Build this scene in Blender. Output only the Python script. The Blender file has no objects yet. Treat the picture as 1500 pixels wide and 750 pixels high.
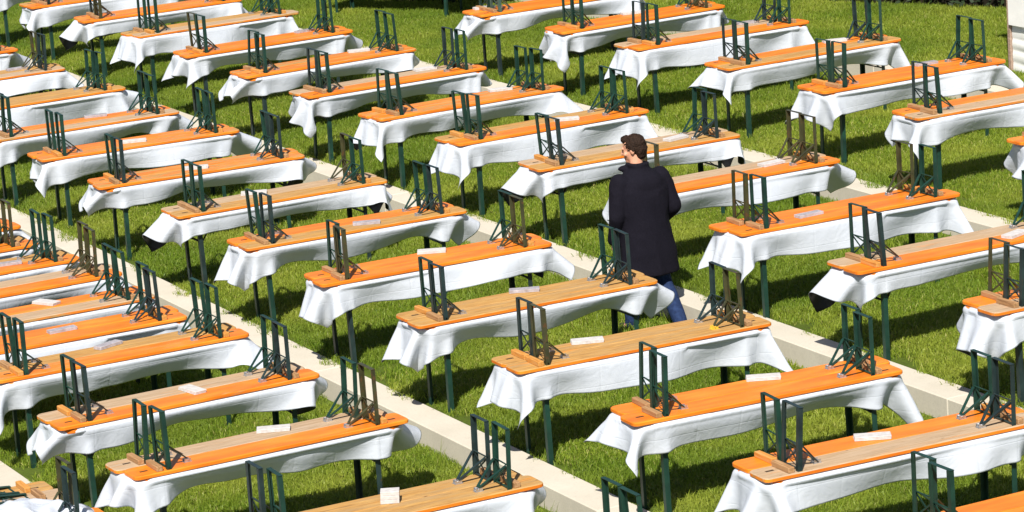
import bpy, bmesh, math, random
import numpy as np
from mathutils import Vector, Matrix, noise

random.seed(7); rng = np.random.default_rng(7)
sc = bpy.context.scene
R = math.radians

# ------------------------------------------------------------------ camera
TH, PH, ROLL = R(26.561), R(13.1004), R(4.1938)
CAM_H, F_PX = 7.2344, 4809.48
right = Vector((math.cos(TH), -math.sin(TH), 0))
fwd = Vector((math.sin(TH)*math.cos(PH), math.cos(TH)*math.cos(PH), -math.sin(PH)))
up = right.cross(fwd)
cR = right*math.cos(ROLL) - up*math.sin(ROLL)
cU = right*math.sin(ROLL) + up*math.cos(ROLL)
cam_d = bpy.data.cameras.new('camera'); cam = bpy.data.objects.new('camera', cam_d)
sc.collection.objects.link(cam)
m = Matrix.Identity(4)
for i in range(3):
    m[i][0], m[i][1], m[i][2] = cR[i], cU[i], -fwd[i]
m[2][3] = CAM_H
cam.matrix_world = m
cam_d.sensor_width = 36.0; cam_d.lens = 36.0*F_PX/1500.0
cam_d.clip_start = 0.5; cam_d.clip_end = 2000
sc.camera = cam

# ------------------------------------------------------------------ light
SUN_EL = R(48.0)
sun_dir = (Vector((math.sin(TH), math.cos(TH), 0)) + 0.15*right).normalized()   # the way the light travels
world = bpy.data.worlds.new('World'); sc.world = world; world.use_nodes = True
wn = world.node_tree.nodes; wl = world.node_tree.links
bg = wn['Background']; sky = wn.new('ShaderNodeTexSky')
sky.sky_type = 'NISHITA'; sky.sun_disc = False
sky.sun_elevation = SUN_EL
sky.sun_rotation = math.atan2(-sun_dir.x, -sun_dir.y)
wl.new(sky.outputs[0], bg.inputs[0]); bg.inputs[1].default_value = 0.058
sun_d = bpy.data.lights.new('sun', 'SUN'); sun = bpy.data.objects.new('sun', sun_d)
sc.collection.objects.link(sun)
sun_d.energy = 5.0; sun_d.angle = R(0.5); sun_d.color = (1.0, 0.955, 0.88)
ld = (sun_dir*math.cos(SUN_EL) + Vector((0, 0, -math.sin(SUN_EL)))).normalized()
sun.rotation_euler = ld.to_track_quat('-Z', 'Y').to_euler()
sun.location = (5, 5, 30)
vs = sc.view_settings
vs.view_transform = 'Standard'; vs.look = 'None'; vs.gamma = 1.0; vs.exposure = 0.56
vs.use_curve_mapping = False

# ------------------------------------------------------------------ helpers
COL = sc.collection
def link(o, parent=None):
    COL.objects.link(o)
    if parent is not None: o.parent = parent
    return o
def obj(name, mesh, parent=None, loc=(0, 0, 0), rot=(0, 0, 0)):
    o = bpy.data.objects.new(name, mesh); link(o, parent)
    o.location = loc; o.rotation_euler = rot
    return o
def empty(name, loc=(0, 0, 0), rz=0.0):
    o = bpy.data.objects.new(name, None); link(o)
    o.location = loc; o.rotation_euler = (0, 0, rz); o.empty_display_size = 0.2
    return o
def tag(o, label=None, cat=None, group=None, kind=None):
    if label: o['label'] = label
    if cat: o['category'] = cat
    if group: o['group'] = group
    if kind: o['kind'] = kind
    return o
def mesh_from(name, verts, faces, mats=(), idx=None, smooth=False):
    me = bpy.data.meshes.new(name)
    me.from_pydata([tuple(v) for v in verts], [], [tuple(f) for f in faces])
    for mt in mats: me.materials.append(mt)
    if idx is not None: me.polygons.foreach_set('material_index', list(idx))
    if smooth: me.polygons.foreach_set('use_smooth', [True]*len(me.polygons))
    me.update(); return me
class MB:
    """collects simple solids into one mesh"""
    def __init__(s): s.v = []; s.f = []
    def add(s, v, f):
        n = len(s.v); s.v += [tuple(p) for p in v]; s.f += [tuple(i+n for i in q) for q in f]; return s
    def box(s, a, b, M=None):
        (x0, y0, z0), (x1, y1, z1) = a, b
        v = [Vector(p) for p in ((x0,y0,z0),(x1,y0,z0),(x1,y1,z0),(x0,y1,z0),(x0,y0,z1),(x1,y0,z1),(x1,y1,z1),(x0,y1,z1))]
        if M is not None: v = [M @ p for p in v]
        return s.add(v, ((0,3,2,1),(4,5,6,7),(0,1,5,4),(1,2,6,5),(2,3,7,6),(3,0,4,7)))
    def cbox(s, a, b, c=0.003):
        """box with chamfered edges"""
        (x0, y0, z0), (x1, y1, z1) = a, b
        bm = bmesh.new(); bmesh.ops.create_cube(bm, size=1)
        for q in bm.verts:
            q.co = Vector(((x0+x1)/2+q.co.x*(x1-x0), (y0+y1)/2+q.co.y*(y1-y0), (z0+z1)/2+q.co.z*(z1-z0)))
        bmesh.ops.bevel(bm, geom=bm.edges[:], offset=c, segments=1, affect='EDGES', profile=0.5)
        bm.verts.index_update()
        s.add([q.co.copy() for q in bm.verts], [[q.index for q in f.verts] for f in bm.faces]); bm.free(); return s
    def bar(s, p, q, w, t, side=(1, 0, 0)):
        """flat bar from p to q, w wide along side, t thick"""
        p, q = Vector(p), Vector(q); d = (q-p).normalized()
        sd = Vector(side); sd = (sd - d*sd.dot(d)).normalized(); n = d.cross(sd)
        v = []
        for c in (p, q):
            for a, b in ((-1,-1),(1,-1),(1,1),(-1,1)): v.append(c + sd*(a*w/2) + n*(b*t/2))
        return s.add(v, ((0,3,2,1),(4,5,6,7),(0,1,5,4),(1,2,6,5),(2,3,7,6),(3,0,4,7)))
    def tube(s, p, q, r, n=8, r2=None):
        p, q = Vector(p), Vector(q); d = (q-p).normalized(); r2 = r if r2 is None else r2
        a = d.orthogonal().normalized(); b = d.cross(a); v = []
        for c, rr in ((p, r), (q, r2)):
            for k in range(n):
                an = 2*math.pi*k/n; v.append(c + a*(rr*math.cos(an)) + b*(rr*math.sin(an)))
        f = [(k, (k+1) % n, n+(k+1) % n, n+k) for k in range(n)]
        return s.add(v, f + [tuple(range(n))[::-1], tuple(range(n, 2*n))])
    def angle(s, p, q, w, t, sx, sy):
        """upright L profile from p to q (vertical), flanges toward sx, sy"""
        p, q = Vector(p), Vector(q)
        x0, x1 = sorted((0, sx*w)); y0, y1 = sorted((0, sy*t)); 
        s.box((p.x+x0, p.y+y0, p.z), (p.x+x1, p.y+y1, q.z))
        x0, x1 = sorted((0, sx*t)); y0, y1 = sorted((sy*t, sy*w))
        return s.box((p.x+x0, p.y+y0, p.z), (p.x+x1, p.y+y1, q.z))
    def mesh(s, name, mat, smooth=False):
        return mesh_from(name, s.v, s.f, [mat] if mat else [], None, smooth)

# ------------------------------------------------------------------ materials
def new_mat(name, rough=0.6, spec=0.4):
    mt = bpy.data.materials.new(name); mt.use_nodes = True
    nt = mt.node_tree; b = nt.nodes['Principled BSDF']
    b.inputs['Roughness'].default_value = rough
    b.inputs['Specular IOR Level'].default_value = spec
    return mt, nt, b
def nd(nt, typ, **kw):
    n = nt.nodes.new(typ)
    for k, v in kw.items(): setattr(n, k, v)
    return n
def ramp(nt, fac, stops):
    r = nd(nt, 'ShaderNodeValToRGB'); e = r.color_ramp.elements
    e[0].position, e[0].color = stops[0][0], (*stops[0][1], 1)
    e[1].position, e[1].color = stops[-1][0], (*stops[-1][1], 1)
    for p, c in stops[1:-1]:
        q = e.new(p); q.color = (*c, 1)
    nt.links.new(fac, r.inputs[0]); return r.outputs[0]
def coords(nt, scale=(1, 1, 1), kind='Object', rand=True):
    tc = nd(nt, 'ShaderNodeTexCoord'); mp = nd(nt, 'ShaderNodeMapping')
    mp.inputs['Scale'].default_value = scale
    nt.links.new(tc.outputs[kind], mp.inputs[0])
    if rand:
        oi = nd(nt, 'ShaderNodeObjectInfo'); mu = nd(nt, 'ShaderNodeVectorMath', operation='SCALE')
        mu.inputs[0].default_value = (37.0, 91.0, 53.0)
        nt.links.new(oi.outputs['Random'], mu.inputs['Scale']); nt.links.new(mu.outputs[0], mp.inputs['Location'])
    return mp.outputs[0]
def tex_noise(nt, vec, scale, detail=4, rough=0.55, dist=0.0):
    n = nd(nt, 'ShaderNodeTexNoise'); n.inputs['Scale'].default_value = scale
    n.inputs['Detail'].default_value = detail; n.inputs['Roughness'].default_value = rough
    n.inputs['Distortion'].default_value = dist
    nt.links.new(vec, n.inputs['Vector']); return n.outputs['Fac']
def mix(nt, fac, a, b, typ='MIX'):
    n = nd(nt, 'ShaderNodeMix', data_type='RGBA', blend_type=typ)
    for i, v in ((0, fac), (6, a), (7, b)):
        if isinstance(v, (int, float)): n.inputs[i].default_value = v
        elif isinstance(v, tuple): n.inputs[i].default_value = (*v, 1)
        else: nt.links.new(v, n.inputs[i])
    return n.outputs[2]
def bump(nt, b, h, strength=0.3, dist=0.004):
    n = nd(nt, 'ShaderNodeBump'); n.inputs['Strength'].default_value = strength
    n.inputs['Distance'].default_value = dist
    nt.links.new(h, n.inputs['Height']); nt.links.new(n.outputs[0], b.inputs['Normal'])
def math_n(nt, op, a, bb):
    n = nd(nt, 'ShaderNodeMath', operation=op)
    for i, v in ((0, a), (1, bb)):
        if isinstance(v, (int, float)): n.inputs[i].default_value = v
        else: nt.links.new(v, n.inputs[i])
    return n.outputs[0]

ORANGE = (0.77, 0.208, 0.014); ORANGE_D = (0.61, 0.140, 0.009)
def bare_wood(nt, tone):
    """colour of unpainted plank: grain along x, knots, weathering"""
    g = tex_noise(nt, coords(nt, (1.6, 26, 26)), 2.2, 6, 0.62, 1.2)
    big = tex_noise(nt, coords(nt, (0.9, 4, 4)), 1.5, 3)
    if tone == 'grey':
        c = ramp(nt, g, ((0.3, (0.22, 0.15, 0.095)), (0.5, (0.39, 0.295, 0.21)), (0.72, (0.51, 0.41, 0.31))))
        c = mix(nt, math_n(nt, 'MULTIPLY', big, 0.55), c, (0.50, 0.29, 0.11))
    else:
        c = ramp(nt, g, ((0.28, (0.20, 0.095, 0.028)), (0.5, (0.45, 0.235, 0.065)), (0.75, (0.60, 0.38, 0.13))))
        streak = ramp(nt, tex_noise(nt, coords(nt, (0.7, 9, 9)), 2.4, 6, 0.7, 0.4), ((0.44, (0, 0, 0)), (0.66, (0.75,)*3)))
        c = mix(nt, streak, c, (0.37, 0.25, 0.125))
    vo = nd(nt, 'ShaderNodeTexVoronoi'); nt.links.new(coords(nt, (2.0, 6.5, 1)), vo.inputs['Vector'])
    vo.inputs['Scale'].default_value = 2.3
    kn = ramp(nt, vo.outputs['Distance'], ((0.035, (1, 1, 1)), (0.085, (0, 0, 0))))
    c = mix(nt, math_n(nt, 'MULTIPLY', kn, 0.75), c, (0.10, 0.045, 0.018))
    return c, g
def orange_mat(name, wear):
    mt, nt, b = new_mat(name, 0.42, 0.35)
    v = tex_noise(nt, coords(nt, (1.1, 5, 5)), 2.0, 4)
    paint = ramp(nt, v, ((0.3, ORANGE_D), (0.55, ORANGE), (0.8, (0.82, 0.30, 0.03))))
    fine = tex_noise(nt, coords(nt, (1.2, 24, 24)), 3.0, 6, 0.65, 0.8)
    paint = mix(nt, math_n(nt, 'MULTIPLY', ramp(nt, fine, ((0.55, (0, 0, 0)), (0.8, (1, 1, 1)))), 0.45), paint, (0.50, 0.095, 0.006))
    wood, g = bare_wood(nt, 'tan')
    w1 = tex_noise(nt, coords(nt, (0.8, 7, 7)), 2.2, 7, 0.68, 0.6)
    oi = nd(nt, 'ShaderNodeObjectInfo')
    w1 = math_n(nt, 'ADD', w1, math_n(nt, 'MULTIPLY', oi.outputs['Random'], 0.11))
    lo = 0.765 - wear
    fac = ramp(nt, w1, ((lo, (0, 0, 0)), (lo+0.08, (1, 1, 1))))
    c = mix(nt, fac, paint, wood)
    vo = nd(nt, 'ShaderNodeTexVoronoi'); nt.links.new(coords(nt, (1.3, 7, 1)), vo.inputs['Vector']); vo.inputs['Scale'].default_value = 2.6
    kn = ramp(nt, vo.outputs['Distance'], ((0.02, (1, 1, 1)), (0.06, (0, 0, 0))))
    c = mix(nt, math_n(nt, 'MULTIPLY', kn, 0.6), c, (0.22, 0.06, 0.012))
    nt.links.new(c, b.inputs['Base Color'])
    nt.links.new(ramp(nt, fac, ((0, (0.40,)*3), (1, (0.75,)*3))), b.inputs['Roughness'])
    bump(nt, b, fine, 0.25, 0.002)
    return mt
def wood_mat(name, tone):
    mt, nt, b = new_mat(name, 0.72, 0.25)
    c, g = bare_wood(nt, tone)
    w1 = tex_noise(nt, coords(nt, (0.8, 9, 9)), 2.0, 6, 0.65)
    c = mix(nt, math_n(nt, 'MULTIPLY', ramp(nt, w1, ((0.60, (0, 0, 0)), (0.72, (1, 1, 1)))), 0.75), c, (0.72, 0.24, 0.02))
    nt.links.new(c, b.inputs['Base Color']); bump(nt, b, g, 0.35, 0.002)
    return mt
M_ORANGE = orange_mat('orange_varnish', 0.05)
M_WORN = orange_mat('worn_orange_varnish', 0.20)
M_GREY = wood_mat('weathered_grey_wood', 'grey')
M_TAN = wood_mat('weathered_tan_wood', 'tan')

def simple_wood(name, a, b_, c_):
    mt, nt, b = new_mat(name, 0.7, 0.25)
    g = tex_noise(nt, coords(nt, (22, 1.6, 22)), 2.5, 5, 0.6, 1.0)
    nt.links.new(ramp(nt, g, ((0.3, a), (0.5, b_), (0.72, c_))), b.inputs['Base Color']); bump(nt, b, g, 0.3, 0.002)
    return mt
M_BATTEN = simple_wood('batten_wood', (0.20, 0.105, 0.045), (0.35, 0.19, 0.085), (0.47, 0.29, 0.15))
M_BATTEN2 = simple_wood('batten_wood_orange', (0.38, 0.15, 0.03), (0.55, 0.24, 0.05), (0.52, 0.31, 0.13))

def steel_mat(name, base, dark, rust, amt):
    mt, nt, b = new_mat(name, 0.45, 0.45)
    n1 = tex_noise(nt, coords(nt, (1, 1, 1)), 9, 5)
    n2 = tex_noise(nt, coords(nt, (1, 1, 0.6)), 26, 6, 0.7)
    c = ramp(nt, n1, ((0.3, dark), (0.7, base)))
    c = mix(nt, ramp(nt, n2, ((0.68-amt, (0, 0, 0)), (0.74-amt, (1, 1, 1)))), c, rust)
    nt.links.new(c, b.inputs['Base Color']); bump(nt, b, n2, 0.15, 0.001)
    return mt
M_STEEL = [steel_mat('dark_green_steel', (0.012, 0.050, 0.034), (0.006, 0.024, 0.018), (0.05, 0.045, 0.03), 0.04),
           steel_mat('olive_steel', (0.060, 0.060, 0.024), (0.030, 0.030, 0.013), (0.085, 0.045, 0.018), 0.12),
           steel_mat('blackish_green_steel', (0.020, 0.040, 0.040), (0.010, 0.018, 0.019), (0.05, 0.035, 0.02), 0.07),
           steel_mat('grey_green_steel', (0.07, 0.125, 0.10), (0.03, 0.06, 0.05), (0.09, 0.06, 0.03), 0.08)]
def plain_noise(name, a, b_, scale, rough=0.6, spec=0.4, bs=0.0, metal=0.0):
    mt, nt, b = new_mat(name, rough, spec)
    n = tex_noise(nt, coords(nt), scale, 5)
    nt.links.new(ramp(nt, n, ((0.3, a), (0.7, b_))), b.inputs['Base Color'])
    b.inputs['Metallic'].default_value = metal
    if bs: bump(nt, b, n, bs, 0.003)
    return mt
M_ZINC = plain_noise('galvanised_steel', (0.45, 0.45, 0.46), (0.65, 0.65, 0.66), 40, 0.35, 0.5, 0, 0.85)
M_BRASS = plain_noise('yellow_steel', (0.55, 0.33, 0.03), (0.72, 0.46, 0.05), 40, 0.4, 0.5)
M_SLOT = plain_noise('dark_slot', (0.03, 0.017, 0.01), (0.055, 0.03, 0.015), 30, 0.8)

# white film (white outside, black inside)
M_FILM, nt, b = new_mat('white_film', 0.38, 0.35)
n1 = tex_noise(nt, coords(nt, (1, 1, 1)), 3.2, 4)
nt.links.new(ramp(nt, n1, ((0.3, (0.53, 0.565, 0.63)), (0.7, (0.575, 0.605, 0.66)))), b.inputs['Base Color'])
n2 = tex_noise(nt, coords(nt, (1, 1, 1)), 7.5, 3, 0.5, 1.5)
n3 = tex_noise(nt, coords(nt, (1, 1, 1)), 26, 4, 0.5)
bump(nt, b, math_n(nt, 'ADD', n2, math_n(nt, 'MULTIPLY', n3, 0.2)), 0.42, 0.010)
tc = nd(nt, 'ShaderNodeTexCoord'); sx = nd(nt, 'ShaderNodeSeparateXYZ'); nt.links.new(tc.outputs['Object'], sx.inputs[0])
oi = nd(nt, 'ShaderNodeObjectInfo')
def fold_line(axis, freq):
    v_ = math_n(nt, 'ADD', math_n(nt, 'MULTIPLY', sx.outputs[axis], freq), oi.outputs['Random'])
    v_ = math_n(nt, 'ABSOLUTE', math_n(nt, 'SUBTRACT', math_n(nt, 'FRACT', v_, 0), 0.5), 0)
    return ramp(nt, v_, ((0.0, (0, 0, 0)), (0.035, (1, 1, 1))))
fl = math_n(nt, 'ADD', fold_line('X', 2.9), fold_line('Z', 6.1))
bs = [q for q in nt.nodes if q.type == 'BUMP'][0]
nt.links.new(math_n(nt, 'ADD', bs.inputs['Height'].links[0].from_socket, math_n(nt, 'MULTIPLY', fl, 0.22)), bs.inputs['Height'])
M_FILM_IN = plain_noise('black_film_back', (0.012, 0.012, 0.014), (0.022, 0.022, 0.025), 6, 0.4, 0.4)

M_CONC, nt, b = new_mat('pale_concrete', 0.85, 0.2)
v = coords(nt, rand=False)
c = ramp(nt, tex_noise(nt, v, 1.3, 6, 0.6), ((0.3, (0.50, 0.455, 0.37)), (0.7, (0.59, 0.54, 0.45))))
c = mix(nt, math_n(nt, 'MULTIPLY', ramp(nt, tex_noise(nt, v, 60, 4), ((0.45, (0, 0, 0)), (0.75, (1, 1, 1)))), 0.22), c, (0.27, 0.25, 0.21))
c = mix(nt, math_n(nt, 'MULTIPLY', ramp(nt, tex_noise(nt, v, 4.5, 6, 0.7), ((0.55, (0, 0, 0)), (0.75, (1, 1, 1)))), 0.25), c, (0.33, 0.30, 0.24))
nt.links.new(c, b.inputs['Base Color']); bump(nt, b, tex_noise(nt, v, 90, 5), 0.25, 0.003)

M_SOIL, nt, b = new_mat('turf_soil', 0.95, 0.1)
v = coords(nt, rand=False)
c = ramp(nt, tex_noise(nt, v, 2.0, 6, 0.65), ((0.3, (0.055, 0.085, 0.010)), (0.7, (0.10, 0.14, 0.02))))
c = mix(nt, ramp(nt, tex_noise(nt, v, 45, 5), ((0.5, (0, 0, 0)), (0.8, (1, 1, 1)))), c, (0.05, 0.042, 0.018))
nt.links.new(c, b.inputs['Base Color']); bump(nt, b, tex_noise(nt, v, 60, 5), 0.6, 0.02)

def grass_mat(name, a, b_, dry):
    mt, nt, b = new_mat(name, 0.5, 0.3)
    at = nd(nt, 'ShaderNodeAttribute', attribute_name='shade')
    geo = nd(nt, 'ShaderNodeNewGeometry')
    big = nd(nt, 'ShaderNodeTexNoise'); big.inputs['Scale'].default_value = 1.1; big.inputs['Detail'].default_value = 4
    nt.links.new(geo.outputs['Position'], big.inputs['Vector'])
    c = ramp(nt, at.outputs['Fac'], ((0.0, a), (0.75, b_), (1.0, dry)))
    c = mix(nt, ramp(nt, big.outputs['Fac'], ((0.4, (0, 0, 0)), (0.68, (0.7,)*3))), c, (0.36, 0.40, 0.056))
    wide = nd(nt, 'ShaderNodeTexNoise'); wide.inputs['Scale'].default_value = 0.45; wide.inputs['Detail'].default_value = 5
    nt.links.new(geo.outputs['Position'], wide.inputs['Vector'])
    c = mix(nt, ramp(nt, wide.outputs['Fac'], ((0.42, (0.55,)*3), (0.55, (0, 0, 0)))), c, (0.115, 0.205, 0.015))
    nt.links.new(c, b.inputs['Base Color'])
    tr = nd(nt, 'ShaderNodeBsdfTranslucent'); nt.links.new(c, tr.inputs['Color'])
    ms = nd(nt, 'ShaderNodeMixShader'); ms.inputs[0].default_value = 0.38
    nt.links.new(b.outputs[0], ms.inputs[1]); nt.links.new(tr.outputs[0], ms.inputs[2])
    nt.links.new(ms.outputs[0], nt.nodes['Material Output'].inputs['Surface'])
    return mt
M_GRASS = grass_mat('grass_blades', (0.085, 0.165, 0.010), (0.310, 0.395, 0.038), (0.54, 0.50, 0.17))

# ------------------------------------------------------------------ ground: stepped lawn and kerbs
KERBS = [7.45, 10.53, 13.59, 16.57, 19.60]          # left edge of each kerb
KW = 0.29
LAWN = [-0.47, -0.22, 0.03, 0.28, 0.53, 0.78]       # level of each terrace
RISE = 0.085
edges = [-150.0] + [k + KW/2 for k in KERBS] + [200.0]
Y0, Y1 = -80.0, 260.0
prof = []
for i, z in enumerate(LAWN):
    prof.append((edges[i], z))
    if i < 5: prof += [(KERBS[i]-0.62, z), (KERBS[i]+0.02, z+RISE)]
    prof.append((edges[i+1], z+RISE if i < 5 else z))
v = []; f = []
for x, z in prof: v += [(x, Y0, z), (x, Y1, z)]
for i in range(len(prof)-1): f.append((2*i, 2*i+2, 2*i+3, 2*i+1))
tag(obj('lawn', mesh_from('lawn', v, f, [M_SOIL])), kind='structure')
for i, k in enumerate(KERBS):
    b_ = MB(); zt = LAWN[i+1] + 0.022; yy = -20.0
    while yy < 90.0:                                  # cast in long lengths, hairline joints
        b_.cbox((k+0.0015*math.sin(yy*7), yy, LAWN[i]-0.12), (k+KW, yy+4.994, zt+0.0015*math.sin(yy*3)), 0.008)
        yy += 5.0
    tag(obj('kerb', b_.mesh('kerb', M_CONC)), kind='structure')

# grass: one patch of real blades, instanced over each terrace by geometry nodes
def grass_patch(name, n, size, hmin, hmax, w, seed, mat, lean=0.55):
    r = np.random.default_rng(seed)
    V = []; F = []; S = []
    P = r.normal(0, size*0.5, (n, 2)) if size < 0.2 else r.uniform(-size/2, size/2, (n, 2)) + r.normal(0, size*0.06, (n, 2))
    for k in range(n):
        h = r.uniform(hmin, hmax)*(1.0 if r.random() > 0.06 else 1.35); a = r.uniform(0, 2*math.pi); ln = r.uniform(0.1, lean)*h
        dx, dy = math.cos(a)*ln, math.sin(a)*ln
        q = r.uniform(0, math.pi); wx, wy = math.cos(q)*w*r.uniform(.6, 1.2)/2, math.sin(q)*w/2
        x, y = P[k]; o = len(V)
        V += [(x-wx, y-wy, 0), (x+wx, y+wy, 0), (x-wx*.8+dx*.4, y-wy*.8+dy*.4, h*.6), (x+wx*.8+dx*.4, y+wy*.8+dy*.4, h*.6), (x+dx, y+dy, h*(1-0.42*ln/h))]
        F += [(o, o+1, o+3, o+2), (o+2, o+3, o+4)]
        s_ = min(1.0, max(0.0, r.normal(0.42, 0.2))) if r.random() > 0.04 else 1.0
        S += [s_]*5
    me = mesh_from(name, V, F, [mat])
    at = me.attributes.new('shade', 'FLOAT', 'POINT'); at.data.foreach_set('value', np.array(S, dtype=np.float32))
    return me
def scatter_mod(o, pts_mesh_size, center, dens, seed, smin=0.8, smax=1.25, tilt=0.0):
    """instances the object's own mesh on a random point cloud over a rectangle"""
    ng = bpy.data.node_groups.new('scatter', 'GeometryNodeTree')
    ng.interface.new_socket('Geometry', in_out='INPUT', socket_type='NodeSocketGeometry')
    ng.interface.new_socket('Geometry', in_out='OUTPUT', socket_type='NodeSocketGeometry')
    N = ng.nodes; Lk = ng.links
    gi = N.new('NodeGroupInput'); go = N.new('NodeGroupOutput')
    gr = N.new('GeometryNodeMeshGrid'); gr.inputs['Size X'].default_value, gr.inputs['Size Y'].default_value = pts_mesh_size
    gr.inputs['Vertices X'].default_value = 2; gr.inputs['Vertices Y'].default_value = 2
    tr = N.new('GeometryNodeTransform'); tr.inputs['Translation'].default_value = center; tr.inputs['Rotation'].default_value = (0, tilt, 0)
    dp = N.new('GeometryNodeDistributePointsOnFaces'); dp.distribute_method = 'POISSON'
    dp.inputs['Distance Min'].default_value = 0.62/math.sqrt(dens); dp.inputs['Density Max'].default_value = dens*3
    dp.inputs['Seed'].default_value = seed
    ip = N.new('GeometryNodeInstanceOnPoints')
    rv = N.new('FunctionNodeRandomValue'); rv.data_type = 'FLOAT_VECTOR'
    rv.inputs[0].default_value = (0, 0, 0); rv.inputs[1].default_value = (0, 0, 6.283)
    rs = N.new('FunctionNodeRandomValue'); rs.data_type = 'FLOAT'
    rs.inputs[2].default_value = smin; rs.inputs[3].default_value = smax; rs.inputs['Seed'].default_value = seed+5
    Lk.new(gr.outputs[0], tr.inputs[0]); Lk.new(tr.outputs[0], dp.inputs[0])
    Lk.new(dp.outputs[0], ip.inputs['Points']); Lk.new(gi.outputs[0], ip.inputs['Instance'])
    Lk.new(rv.outputs[0], ip.inputs['Rotation']); Lk.new(rs.outputs[1], ip.inputs['Scale'])
    Lk.new(ip.outputs[0], go.inputs[0])
    md = o.modifiers.new('scatter', 'NODES'); md.node_group = ng
patch = grass_patch('turf_patch', 700, 0.40, 0.038, 0.082, 0.0065, 3, M_GRASS, 1.15)
spans = [(4.0, 17.0, 30.0), (7.75, 15.5, 36.0), (10.82, 14.0, 46.0), (13.88, 15.5, 50.0), (16.86, 18.0, 50.0), (19.9, 22.0, 52.0)]
ends = KERBS + [28.0]
for i, (x0, y0, y1) in enumerate(spans):
    x1 = ends[i]; mrg = 0.13
    o = obj('grass', patch); scatter_mod(o, (x1-x0-2*mrg, y1-y0), ((x0+x1)/2, (y0+y1)/2, LAWN[i]-0.004), 14.0, 11+i)
    if i < 5:
        o2 = obj('grass', patch); scatter_mod(o2, (0.50, y1-y0), (x1-0.34, (y0+y1)/2, LAWN[i]+RISE*0.5+0.002), 14.0, 71+i, 0.8, 1.25, -math.atan(RISE/0.64))
        tag(o2, 'grass strip rising to the foot of kerb number %d counted up the slope' % (i+1), 'grass', kind='stuff')
    tag(o, 'short mown grass covering terrace number %d counted up the slope' % (i+1), 'grass', kind='stuff')

# ------------------------------------------------------------------ benches
BT = 0.030            # plank thickness
LEGH = 0.435
def seat_mesh(name, top, side, seed, L_=1.1, W_=0.1275, rad=0.045):
    pts = []
    for cx, cy, a0 in ((1, 1, 0), (-1, 1, 90), (-1, -1, 180), (1, -1, 270)):
        for k in range(4):
            a = R(a0 + 30*k); pts.append((cx*(L_-rad)+rad*math.cos(a), cy*(W_-rad)+rad*math.sin(a)))
    n = len(pts); v = []; f = []; ix = []
    def ring(ins, z):
        for x, y in pts: v.append((x*(1-ins/L_), y*(1-ins/W_), z))
    ring(0.003, 0); ring(0, 0.004); ring(0, BT-0.006); ring(0.006, BT)
    for q in range(3):
        for k in range(n):
            f.append((q*n+k, q*n+(k+1) % n, (q+1)*n+(k+1) % n, (q+1)*n+k)); ix.append(1 if q < 2 else 0)
    f.append(tuple(range(n))[::-1]); ix.append(1)
    f.append(tuple(range(3*n, 4*n))); ix.append(0)
    return mesh_from(name, v, f, [top, side], ix)
SEATS = {'O': seat_mesh('seat', M_ORANGE, M_ORANGE, 1), 'M': seat_mesh('seat', M_WORN, M_ORANGE, 2),
         'G': seat_mesh('seat', M_GREY, M_WORN, 3), 'T': seat_mesh('seat', M_TAN, M_ORANGE, 4)}
# leg frame, local: hinge line at the origin along y, legs rise in z, strut toward -x
LY = 0.112
def frame_meshes(mat):
    d = {}
    d['frame'] = MB().bar((0, -LY-0.004, LEGH), (0, LY+0.004, LEGH), 0.032, 0.004, (1, 0, 0)).mesh('leg_frame', mat)
    d['hinge'] = MB().tube((0, -LY, 0.012), (0, LY, 0.012), 0.008, 6).mesh('hinge_rod', mat)
    for s in (-1, 1):
        b_ = MB(); b_.angle((0.018, s*LY, 0.0), (0.018, s*LY, LEGH-0.003), 0.033, 0.005, -1, -s)
        d['leg%d' % s] = b_.mesh('leg', mat)
        b_ = MB(); b_.bar((-0.016, s*(LY-0.012), 0.175), (-0.185, s*0.012, 0.022), 0.023, 0.008, (0, 1, 0))
        d['strut%d' % s] = b_.mesh('strut', mat)
    for s in (-1, 1):
        d['brace%d' % s] = MB().bar((-0.004-0.004*s, -s*(LY-0.008), 0.165), (-0.004-0.004*s, s*(LY-0.012), 0.022), 0.013, 0.004, (0, 1, 0)).mesh('brace', mat)
    b_ = MB(); b_.tube((-0.004, -LY, 0.178), (-0.004, LY, 0.178), 0.0055, 6)
    d['cross'] = b_.mesh('crossbar', mat)
    return d
FRAMES = [frame_meshes(mt) for mt in M_STEEL]
def batten_mesh(mat):
    return MB().cbox((-0.024, -0.112, 0), (0.024, 0.112, 0.040), 0.004).mesh('batten', mat)
BATTENS = [batten_mesh(M_BATTEN), batten_mesh(M_BATTEN), batten_mesh(M_BATTEN2)]
def catch_mesh(mat):
    b_ = MB(); b_.box((-0.035, -0.026, 0.0), (0.03, 0.026, 0.0035))
    b_.box((-0.028, -0.022, 0.0035), (0.022, -0.018, 0.026)); b_.box((-0.028, 0.018, 0.0035), (0.022, 0.022, 0.026))
    b_.tube((-0.008, -0.03, 0.02), (-0.008, 0.03, 0.02), 0.004, 6)
    return b_.mesh('catch_plate', mat)
CATCH = [catch_mesh(M_ZINC), catch_mesh(M_ZINC), catch_mesh(M_BRASS)]
SLOT = MB().box((-0.012, -0.030, 0), (0.012, 0.030, 0.0015)).mesh('latch_slot', M_SLOT)
FX = 0.835
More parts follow.
